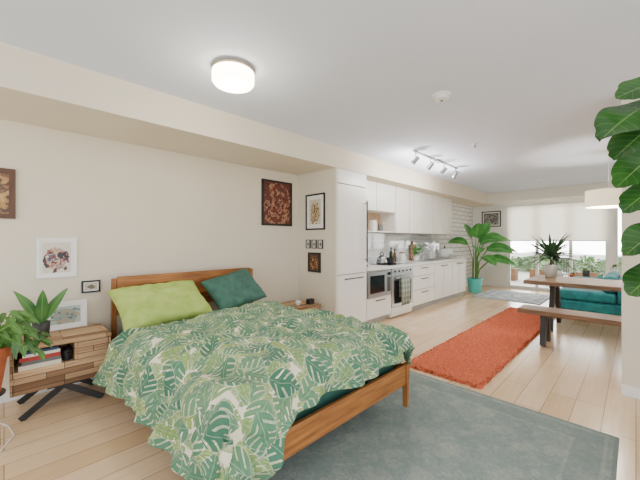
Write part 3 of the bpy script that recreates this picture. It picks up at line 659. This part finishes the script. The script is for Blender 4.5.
tag(obj('countertop', box(B(), 3.976, 8.03, FY-.022, KY-.01, .8725, .915), 'counter', bevel=.004), 'long pale quartz worktop over the kitchen base cabinets', 'countertop')
UY = 3.2
u = thing('wall_cabinet', 'short two door white wall cabinet with an open beige niche below', 'cabinet', (4.6, 3.37, 1.5))
xa, xb = 3.976, 5.215
bm = B(); box(bm, xa, xb, UY+.022, KY-.01, 1.87, SZ-.003); box(bm, xa, xa+.02, UY+.004, KY-.01, 1.5, 1.87); box(bm, xb-.02, xb, UY+.004, KY-.01, 1.5, 1.87); box(bm, xa+.02, xb-.02, UY+.004, KY-.01, 1.5, 1.52)
obj('carcass', bm, 'cab', u, **W)
obj('niche_back', box(B(), xa+.02, xb-.02, KY-.02, KY-.01, 1.52, 1.87), 'niche', u, **W)
for a, b in ((3.98, 4.590), (4.604, 5.209)): obj('door', box(B(), a, b, UY, UY+.02, 1.872, SZ-.004), 'cab', u, bevel=.003, **W)
u0 = None; ul = ['tall white wall cabinet directly right of the open niche', 'second tall white wall cabinet right of the open niche', 'middle of the five tall white wall cabinets', 'second to last tall white wall cabinet before the brick wall', 'last tall white wall cabinet, next to the white brick wall']
for k in range(5):
    x = 5.22+.516*k
    if u0 is None:
        u0 = thing('wall_cabinet', ul[0], 'cabinet', (x+.257, 3.37, 1.5), 0, 'tall kitchen wall cabinets')
        obj('carcass', box(B(), -.256, .256, UY+.022-3.37, KY-.01-3.37, 0, SZ-1.503), 'gap', u0)
        obj('door', box(B(), -.246, .246, UY-3.37, UY+.02-3.37, -.004, SZ-1.506), 'cab', u0, bevel=.003)
    else: dup(u0, (x+.257, 3.37, 1.5), ul[k])
CT = .915
tag(obj('cooktop', box(B(), 4.73, 5.34, 3.02, 3.44, CT, CT+.006), 'dglass', bevel=.002), 'black glass cooktop set in the worktop above the oven', 'cooktop')
sk = thing('sink', 'stainless drop-in sink in the worktop', 'sink', (6.75, 3.22, CT))
bm = B(); box(bm, -.32, .32, -.19, -.165, 0, .006); box(bm, -.32, .32, .165, .19, 0, .006); box(bm, -.32, -.295, -.165, .165, 0, .006); box(bm, .295, .32, -.165, .165, 0, .006); obj('rim', bm, 'steel', sk)
obj('basin', box(B(), -.295, .295, -.165, .165, .0005, .002), 'dgrey', sk)
fc = thing('faucet', 'chrome gooseneck kitchen faucet behind the sink', 'faucet', (6.75, 3.46, CT))
obj('spout', tube(B(), [(0, 0, .02), (0, 0, .24)]+[(0, -.09+.09*math.cos(a*PI/8), .24+.09*math.sin(a*PI/8)) for a in range(1, 9)]+[(0, -.18, .19)], .012, 12), 'chrome', fc, smooth=True)
obj('base', lathe(B(), [(0, 0), (.028, 0), (.026, .02), (0, .022)]), 'chrome', fc)
obj('lever', tube(B(), [(.012, 0, .08), (.05, 0, .09), (.085, -.01, .12)], .006, 8), 'chrome', fc)
def bottle(label, x, y, r, h, m, name='bottle', capm='black'):
    t = thing(name, label, 'bottle', (x, y, CT), 0, None)
    obj('body', lathe(B(), [(0, 0), (r, 0), (r, h*.58), (r*.85, h*.68), (r*.35, h*.78), (r*.33, h*.93), (0, h*.93)], n=18), m, t, smooth=True)
    obj('cap', lathe(B(), [(0, h*.93), (r*.4, h*.93), (r*.4, h), (0, h)], n=14), capm, t)
def jar(label, x, y, r, h, m, lid='steel', name='storage_jar', z=CT):
    t = thing(name, label, 'jar', (x, y, z))
    obj('body', lathe(B(), [(0, 0), (r*.92, 0), (r, .01), (r, h*.8), (r*.9, h*.86), (0, h*.86)], n=20), m, t, smooth=True)
    obj('lid', lathe(B(), [(0, h*.86), (r*.95, h*.86), (r*.95, h*.97), (r*.2, h), (0, h)], n=20), lid, t)
t = thing('coffee_machine', 'black coffee machine on the worktop beside the fridge', 'coffee machine', (4.17, 3.28, CT))
bm = B(); box(bm, -.1, .1, -.14, .14, 0, .04); box(bm, -.1, .1, .04, .14, .04, .3); box(bm, -.1, .1, -.13, .04, .22, .3); obj('body', bm, 'black', t, bevel=.012)
obj('carafe', lathe(B(), [(0, .042), (.06, .042), (.068, .1), (.05, .17), (.045, .17), (0, .165)], 0, -.05), 'dglass', t, smooth=True)
obj('water_tank', box(B(), -.085, .085, .05, .13, .301, .33), 'dgrey', t, bevel=.006)
kt = thing('kettle', 'polished steel kettle standing on the black cooktop', 'kettle', (4.9, 3.3, CT+.006))
obj('body', lathe(B(), [(0, 0), (.09, 0), (.1, .03), (.085, .1), (.05, .145), (0, .15)]), 'steel', kt, smooth=True)
obj('spout', tube(B(), [(-.08, 0, .06), (-.12, 0, .1), (-.14, 0, .14)], .018, 10, .01), 'steel', kt, smooth=True)
obj('handle', tube(B(), [(-.05, 0, .14), (-.045, 0, .2), (0, 0, .225), (.045, 0, .2), (.05, 0, .14)], .008, 8), 'black', kt, smooth=True)
obj('lid_knob', lathe(B(), [(0, .148), (.012, .15), (.014, .165), (0, .17)]), 'black', kt)
sp = thing('saucepan', 'dark saucepan at the back of the cooktop', 'saucepan', (5.2, 3.32, CT+.006))
obj('pan', lathe(B(), [(0, 0), (.085, 0), (.09, .01), (.09, .1), (.086, .1), (.084, .012), (0, .008)]), 'black', sp, smooth=False)
obj('handle', tube(B(), [(.088, -.0, .085), (.2, -.05, .095)], .008, 8), 'black', sp)
bottle('dark green oil bottle right of the cooktop', 5.45, 3.45, .035, .30, 'green_glass')
bottle('amber glass bottle behind the cooktop corner', 5.6, 3.46, .032, .26, 'amber')
jar('white lidded storage jar right of the bottles', 5.78, 3.4, .06, .2, 'white', 'recl')
jar('small steel lidded ivory jar near the storage jar', 5.95, 3.44, .045, .13, 'ivory')
uh = thing('utensil_crock', 'white crock full of wooden spoons at the backsplash', 'crock', (4.5, 3.44, CT))
obj('crock', lathe(B(), [(0, 0), (.06, 0), (.065, .15), (.058, .15), (.055, .01), (0, .01)]), 'white', uh, smooth=True)
for k in range(5):
    a = k*1.25; bm = B(); tube(bm, [(0.02*math.cos(a), .02*math.sin(a), .012), (.045*math.cos(a), .045*math.sin(a), .25)], .006, 6); bmesh.ops.create_uvsphere(bm, u_segments=10, v_segments=6, radius=.022, matrix=Matrix.Translation((.047*math.cos(a), .047*math.sin(a), .27)) @ Matrix.Diagonal((1, .5, 1.4, 1))); obj('spoon', bm, 'woodv', uh, smooth=True)
pp = thing('herb_pot', 'small green trailing plant in a white pot on the worktop', 'plant', (6.15, 3.28, CT))
obj('pot', lathe(B(), [(0, 0), (.05, 0), (.068, .12), (.06, .12), (.058, .1), (0, .1)]), 'white', pp, smooth=True)
bm = B()
for k in range(80):
    a = random.random()*6.28; d = Vector((math.cos(a), math.sin(a), random.uniform(.1, 1.8)))
    leaf(bm, Vector((0, 0, .15))+d.normalized()*random.uniform(.0, .2), d, (0, 0, 1), .10, .065, 'heart', .5, .2, 5)
obj('foliage', bm, 'bird', pp, recalc=False)
cb = thing('cutting_board', 'wooden cutting board leaning on the backsplash left of the sink', 'cutting board', (6.45, 3.50, CT)); cb.rotation_euler = (-.08, 0, 0)
bm = B(); box(bm, -.13, .13, -.012, .012, .002, .34); obj('board', bm, 'wood', cb, bevel=.008)
bm = B(); box(bm, -.025, .025, -.011, .011, .341, .42); obj('handle', bm, 'wood', cb, bevel=.008)
bottle('white dish soap bottle beside the sink', 7.14, 3.44, .03, .22, 'whitep', 'soap_bottle', 'whitep')
bottle('clear pale pump bottle at the far side of the sink', 7.26, 3.46, .028, .18, 'ivory', 'soap_bottle', 'whitep')
bottle('tall amber bottle at the far end of the worktop', 7.92, 3.44, .04, .30, 'amber')
dk = thing('dish_rack', 'chrome dish rack with plates at the end of the worktop', 'dish rack', (7.6, 3.25, CT))
bm = B()
for k in range(7): tube(bm, [(-.2+k*.066, -.14, .01), (-.2+k*.066, -.14, .1), ], .003, 6); tube(bm, [(-.2+k*.066, .14, .01), (-.2+k*.066, .14, .1)], .003, 6); tube(bm, [(-.2+k*.066, -.14, .01), (-.2+k*.066, .14, .01)], .003, 6)
for y in (-.14, .14):
    for z in (.005, .1): tube(bm, [(-.21, y, z), (.21, y, z)], .004, 6)
obj('wire_basket', bm, 'chrome', dk)
for k in range(3):
    bm = B(); lathe(bm, [(0, 0), (.06, 0), (.11, .012), (.11, .016), (.06, .006), (0, .006)], n=28); bm.transform(Matrix.Translation((7.47+k*.1, 3.25, CT+.13)) @ Matrix.Rotation(PI/2-.15, 4, 'Y'))
    tag(obj('plate', bm, 'white', smooth=True), ['white dinner plate in the dish rack, nearest the sink', 'white dinner plate standing in the middle of the dish rack', 'white dinner plate in the dish rack, farthest from the sink'][k], 'plate', 'plates in the dish rack')
jar('grey stoneware jar with wooden lid inside the open wall niche', 4.95, 3.36, .05, .15, 'greycov', 'woodv', 'storage_jar', 1.52)
jar('white ceramic jar inside the open wall niche', 4.72, 3.36, .065, .2, 'white', 'white', 'storage_jar', 1.52)

# ------------------------------------------------------------------ dining
tb = thing('dining_table', 'brown wooden dining table with dark splayed legs', 'table', (6.1, .3, 0))
obj('tabletop', box(B(), 5.62, 6.62, -.7, 1.22, .69, .75), 'table', tb, bevel=.006, **W)
for y in (.9, -.42):
    bm = B()
    bar(bm, (5.95, y, .65), (5.74, y+.0, 0.014), .11, .06, (0, 1, 0)); bar(bm, (6.29, y, .65), (6.5, y, .014), .11, .06, (0, 1, 0)); box(bm, 5.85, 6.39, y-.035, y+.035, .63, .69)
    obj('leg', bm, 'leg', tb, bevel=.004, **W)
bn = thing('dining_bench', 'brown wooden bench with dark slanted legs beside the orange rug', 'bench', (5.0, .35, 0))
obj('seat', box(B(), 4.84, 5.20, -.45, 1.12, .395, .455), 'bench', bn, bevel=.006, **W)
for y in (.84, -.2):
    bm = B(); bar(bm, (4.93, y, .37), (4.86, y, .010), .095, .06, (0, 1, 0)); bar(bm, (5.11, y, .37), (5.18, y, .010), .095, .06, (0, 1, 0)); box(bm, 4.88, 5.16, y-.035, y+.035, .35, .395)
    obj('leg', bm, 'leg', bn, bevel=.003, **W)
sf = thing('sofa', 'teal velvet sofa with seat cushions behind the dining table', 'sofa', (8.05, .55, 0))
obj('base', box(B(), 7.2, 8.9, .02, 1.0, .10, .27), 'sofa', sf, bevel=.03, seg=3, **W)
obj('arm', box(B(), 8.7, 8.9, .02, 1.0, .275, .57), 'sofa', sf, bevel=.05, seg=4, **W)
obj('backrest', box(B(), 7.2, 8.69, .02, .22, .275, .70), 'sofa', sf, bevel=.05, seg=4, **W)
for xa, xb in ((7.2, 7.945), (7.955, 8.69)):
    obj('seat_cushion', box(B(), xa, xb, .23, 1.03, .275, .45), 'sofa', sf, bevel=.05, seg=4, **W)
    obj('back_cushion', box(B(), xa+.01, xb-.01, .225, .40, .455, .74), 'sofa', sf, bevel=.06, seg=4, **W)
for xa in (7.25, 8.8):
    for ya in (.1, .9): obj('leg', frustum(B(), (xa+.01, xa+.04, ya+.01, ya+.04, 0), (xa, xa+.05, ya, ya+.05, .1)), 'leg', sf, **W)
pl = thing('pendant_lamp', 'cream drum pendant lamp hanging over the dining table', 'lamp', (6.2, .28, CZ))
obj('canopy', lathe(B(), [(0, 0), (.06, 0), (.055, -.02), (0, -.025)]), 'whitep', pl)
obj('cord', tube(B(), [(0, 0, -.02), (0, 0, -.60)], .003, 6), 'whitep', pl)
obj('drum_shade', lathe(B(), [(.26, -.58), (.265, -.58), (.265, -.82), (.26, -.82), (.26, -.58)], n=40), 'cream', pl, smooth=False)
bm = B(); tube(bm, [(-.26, 0, -.60), (.26, 0, -.60)], .004, 6); tube(bm, [(0, -.26, -.60), (0, .26, -.60)], .004, 6); obj('spider_frame', bm, 'steel', pl)
bm = B(); bmesh.ops.create_uvsphere(bm, u_segments=16, v_segments=10, radius=.045, matrix=Matrix.Translation((0, 0, -.68))); obj('bulb', bm, 'lampglow', pl, smooth=True)
tp = thing('dracaena', 'spiky dark green plant in a white pot on the dining table', 'plant', (6.42, 1.0, .75))
obj('pot', lathe(B(), [(0, 0), (.075, 0), (.1, .17), (.102, .2), (.09, .2), (.088, .18), (0, .18)]), 'white', tp, smooth=True)
obj('stem', tube(B(), [(0, 0, .181), (.01, .0, .30)], .014, 8), 'bark', tp)
bm = B()
for k in range(84):
    a = k*2.4; el = random.uniform(-.15, 1.2); d = Vector((math.cos(a)*math.cos(el), math.sin(a)*math.cos(el), math.sin(el)))
    leaf(bm, (.01, 0, .28+random.random()*.08), d, (0, 0, 1), random.uniform(.44, .62), .06, 'strap', .30*(1-el/2.2), .3, 8)
obj('foliage', bm, 'palm', tp, recalc=False)
pb = thing('plant_bench', 'low wooden plant bench with small pots before the glass doors', 'bench', (9.6, .85, 0))
obj('top_board', box(B(), 9.45, 9.75, .2, 1.45, .42, .45), 'planter', pb, bevel=.004, **W)
for y in (.25, 1.36):
    for x in (9.47, 9.69): obj('leg', box(B(), x, x+.04, y, y+.04, 0, .42), 'planter', pb, **W)
for k, (y, r, h, pm, lm, lb, lr, nl) in enumerate(((1.33, .075, .16, 'white', 'shrub', 'leafy plant in a white pot at left end of plant bench', .10, 30), (1.07, .06, .11, 'terra', 'pothos', 'leafy plant in a terracotta pot, second along the plant bench', .06, 16), (.82, .08, .2, 'dpot', 'shrub', 'leafy plant in a dark pot in the middle of plant bench', .08, 26), (.57, .06, .10, 'tealpot', 'palm', 'leafy plant in a turquoise pot on the plant bench', .05, 14), (.34, .07, .17, 'ivory', 'pothos', 'leafy plant in an ivory pot at right end of plant bench', .09, 26))):
    t = thing('potted_plant', lb, 'plant', (9.6, y, .45), 0, 'small pots on the plant bench')
    obj('pot', lathe(B(), [(0, 0), (r*.75, 0), (r, h), (r*.88, h), (r*.86, h*.88), (0, h*.88)], n=20), pm, t, smooth=True)
    bm = B(); foliage(bm, (0, 0, h+lr*1.1), (lr*.6, lr*.6, lr), nl, .07, .04); obj('foliage', bm, lm, t, recalc=False)
bp = thing('bird_of_paradise_plant', 'tall plant with big paddle leaves in a turquoise pot', 'plant', (8.62, 2.95, 0))
obj('pot', lathe(B(), [(0, 0), (.125, 0), (.14, .02), (.175, .34), (.18, .37), (.16, .37), (.155, .33), (0, .33)], n=32), 'tealpot', bp, smooth=True)
obj('soil', lathe(B(), [(0, .331), (.153, .331), (.153, .34), (0, .345)], n=24), 'soil', bp)
lf = B(); st = B(); lf.loops.layers.uv.new('UVMap')
# image-left is (-x,+y); image-right is (+x,-y) for this corner of the room
for a, rad, zt, L, el, dr in ((135, .22, 1.25, .60, .55, .45), (150, .12, 1.40, .52, 1.1, .2), (200, .25, 1.15, .6, .35, .5), (315, .30, 1.30, .76, .5, .45), (300, .12, 1.38, .6, 1.15, .2), (330, .50, 1.08, .72, .25, .5), (250, .2, 1.25, .6, .7, .5), (230, .36, .95, .5, .0, .4), (290, .45, .88, .6, .1, .4), (305, .42, 1.15, .7, .3, .45), (340, .25, 1.25, .7, .65, .4), (275, .34, 1.1, .65, .4, .5), (320, .50, .85, .6, .2, .5), (215, .1, 1.42, .5, 1.2, .2), (260, .3, 1.35, .6, .6, .5)):
    a = math.radians(a+random.uniform(-8, 8)); c = Vector((math.cos(a), math.sin(a), 0))
    p0 = Vector((c.x*.05, c.y*.05, .34)); p2 = Vector((c.x*rad*.8, c.y*rad*.8, zt)); p1 = Vector((c.x*rad*.25, c.y*rad*.25, zt*.7))
    tube(st, [p0, p0.lerp(p1, .6), p1, p2], .014, 7, .008)
    d = Vector((c.x*math.cos(el), c.y*math.cos(el), math.sin(el)))
    leaf(lf, p2, d, Vector((-.6, -.45, .7))-c*.3, L, .30, 'paddle', dr, .2, 14, .006)
obj('foliage', lf, 'bird', bp, recalc=False, smooth=True); obj('stems', st, 'stem', bp, smooth=True)

# ------------------------------------------------------------------ plants left
PX, PY = -.115, 3.05
ps = thing('plant_stand', 'black wire plant stand left of the nightstand', 'plant stand', (PX, PY, 0))
for a in range(3): q = a*2.094+1.4; bm = B(); tube(bm, [(.12*math.cos(q), .12*math.sin(q), .006), (.11*math.cos(q), .11*math.sin(q), .325)], .007, 8); obj('leg', bm, 'black', ps)
obj('ring', lathe(B(), [(0, .325), (.125, .325), (.125, .335), (0, .335)], n=28), 'black', ps)
po = thing('pothos', 'leafy trailing plant in a terracotta pot left of the nightstand', 'plant', (PX, PY, .335))
obj('pot', lathe(B(), [(0, 0), (.1, 0), (.135, .24), (.15, .24), (.15, .31), (.135, .31), (.13, .27), (0, .27)], n=30), 'terra', po, smooth=False)
lf = B(); st = B(); lf.loops.layers.uv.new('UVMap')
for k in range(110):
    a = random.uniform(-1.0, .9) if k % 4 else random.random()*6.28
    R = random.uniform(.03, .32); z = random.uniform(.33, .54)-max(0, R-.16)*random.uniform(.1, .9)
    if math.sin(a)*R > .15: continue
    p = Vector((math.cos(a)*R, math.sin(a)*R, z)); c = Vector((math.cos(a), math.sin(a), 0))
    if k % 2: tube(st, [Vector((c.x*.05, c.y*.05, .27)), Vector((c.x*min(R, .15)*.8, c.y*min(R, .15)*.8, .42)), p], .003, 5)
    leaf(lf, p, Vector((random.uniform(-.8, 1), random.uniform(-.6, .2), random.uniform(-.8, .1)))+c*.4, (-.3, -.8, .8), random.uniform(.055, .085), random.uniform(.05, .068), 'heart', .4, .22, 7)
obj('foliage', lf, 'pothos', po, recalc=False, smooth=True); obj('stems', st, 'stem', po)
sn = thing('sword_plant', 'upright broad leaved plant in a dark pot on the nightstand', 'plant', (.22, 3.50, .55))
obj('pot', lathe(B(), [(0, 0), (.05, 0), (.06, .13), (.052, .13), (.05, .11), (0, .11)], n=24), 'dpot', sn, smooth=True)
lf = B(); lf.loops.layers.uv.new('UVMap')
for k, (a, el, L) in enumerate(((190, 1.12, .40), (355, 1.1, .38), (280, 1.45, .34), (200, .75, .28))):
    a = math.radians(a); leaf(lf, (0, 0, .112), (math.cos(a)*math.cos(el), math.sin(a)*math.cos(el), math.sin(el)), (-math.cos(a)*.6, -1, .4), L, .08, 'oval', .15, .25, 12, .01)
obj('foliage', lf, 'snake', sn, recalc=False, smooth=True)
tag(obj('power_cord', tube(B(), [(-.35, 3.72, .3), (-.28, 3.55, .02), (-.06, 3.4, .008), (.02, 3.235, .007), (.05, 3.05, .007), (-.02, 2.88, .007), (-.25, 2.80, .007), (-.7, 2.78, .007)], .004, 8), 'whitep', smooth=True), 'white power cord curling on the floor beside the nightstand', 'cord')

# ------------------------------------------------------------------ fiddle leaf fig
fg = thing('fiddle_leaf_fig', 'tall fig with huge glossy leaves at the right edge of the room', 'plant', (2.62, -.30, 0))
obj('pot', lathe(B(), [(0, 0), (.15, 0), (.2, .34), (.205, .37), (.18, .37), (.178, .33), (0, .33)], n=32), 'white', fg, smooth=True)
obj('soil', lathe(B(), [(0, .331), (.176, .331), (.176, .34), (0, .345)], n=24), 'soil', fg)
obj('trunk', tube(B(), [(0, 0, .34), (.02, .01, .9), (-.01, .03, 1.5), (.0, .06, 2.0), (.0, .05, 2.25)], .018, 10, .01), 'bark', fg, smooth=True)
lf = B(); st = B(); lf.loops.layers.uv.new('UVMap')
LV = [  # base, tip (world), width, up, droop
 ((2.56, -.14, 2.25), (2.42, .075, 2.18), .16, (-.9, -.3, .7), .1),
 ((2.60, -.08, 2.15), (2.33, .130, 2.00), .23, (-.7, -.3, .9), .22),
 ((2.52, -.11, 2.03), (2.38, .085, 1.84), .20, (-1, .3, .6), .1),
 ((2.62, -.12, 1.90), (2.46, .075, 1.68), .18, (-1, -.2, .4), .05),
 ((2.55, -.15, 1.72), (2.45, .050, 1.55), .17, (-1, .3, .7), .1),
 ((2.55, -.15, 1.47), (2.42, .040, 1.32), .17, (-1, -.1, .8), .15),
 ((2.58, -.15, 1.27), (2.47, .025, 1.07), .17, (-1, .3, .5), .05),
 ((2.60, -.18, 2.02), (2.75, .02, 2.0), .2, (-.4, -.4, .9), .1),
]
for b0, tp_, w_, up, dr in LV:
    b0 = Vector(b0)-Vector((2.62, -.3, 0)); tp_ = Vector(tp_)-Vector((2.62, -.3, 0)); d = tp_-b0
    tube(st, [(0, .04, max(.5, b0.z-.08)), b0.lerp(Vector((0, .04, b0.z-.05)), .4), b0+d*.02], .005, 6)
    leaf(lf, b0, d, up, d.length*1.03, w_, 'fiddle', dr, .14, 24, .04)
for k in range(16):
    z = .95+k*.085; a = math.radians(180+k*137.5 % 200); c = Vector((math.cos(a), math.sin(a), 0)); p = Vector((c.x*.1, .03+c.y*.1, z))
    if c.y > -.1: continue
    tube(st, [(0, .03, z-.06), p], .005, 6); leaf(lf, p, c+Vector((0, 0, random.uniform(-.3, .5))), (0, 0, 1), .36, .21, 'fiddle', .35, .18, 14, .03)
obj('foliage', lf, 'fig', fg, recalc=False, smooth=True); obj('petioles', st, 'stem', fg)

# ------------------------------------------------------------------ light, world, camera
w = bpy.data.worlds.new('world'); SC.world = w; w.use_nodes = True
bg = w.node_tree.nodes['Background']; e = Ex(w.node_tree)
tc = e.new('ShaderNodeTexCoord'); s = e.new('ShaderNodeSeparateXYZ'); e.link(tc.outputs['Generated'], s.inputs[0])
fac = e.m('SMOOTH_MIN', 1, e.m('MAXIMUM', e.m('MULTIPLY_ADD', s.outputs[0], 1.5, -.3), 0), .1)
e.link(e.mix(fac, (.92, .96, 1, 1), (1, .99, .97, 1)), bg.inputs[0])
e.link(e.m('MULTIPLY_ADD', fac, 11.0, 2.5), bg.inputs[1])
def lamp(name, kind, loc, en, col, **k):
    l = bpy.data.lights.new(name, kind); l.energy = en; l.color = col
    for a, b in k.items(): setattr(l, a, b)
    o = bpy.data.objects.new(name, l); C.objects.link(o); o.location = loc; return o
lamp('bed_ceiling_lamp', 'POINT', (1.225, 2.15, CZ-.21), 8, (1, .92, .8), shadow_soft_size=.05)
lamp('pendant_bulb_lamp', 'POINT', (6.2, .28, 1.9), 55, (1, .95, .88), shadow_soft_size=.04)
for x in (4.26, 4.74, 5.22, 5.70): lamp('track_spot_lamp', 'POINT', (x+.02, 2.42, CZ-.30), 17, (1, .97, .93), shadow_soft_size=.02)
cam = bpy.data.cameras.new('camera'); co = bpy.data.objects.new('camera', cam); C.objects.link(co)
co.location = (0, 0, 1.36); co.rotation_euler = (PI/2, 0, -PI/4); cam.sensor_width = 36; cam.lens = 316/640*36; cam.clip_start = .02
SC.camera = co
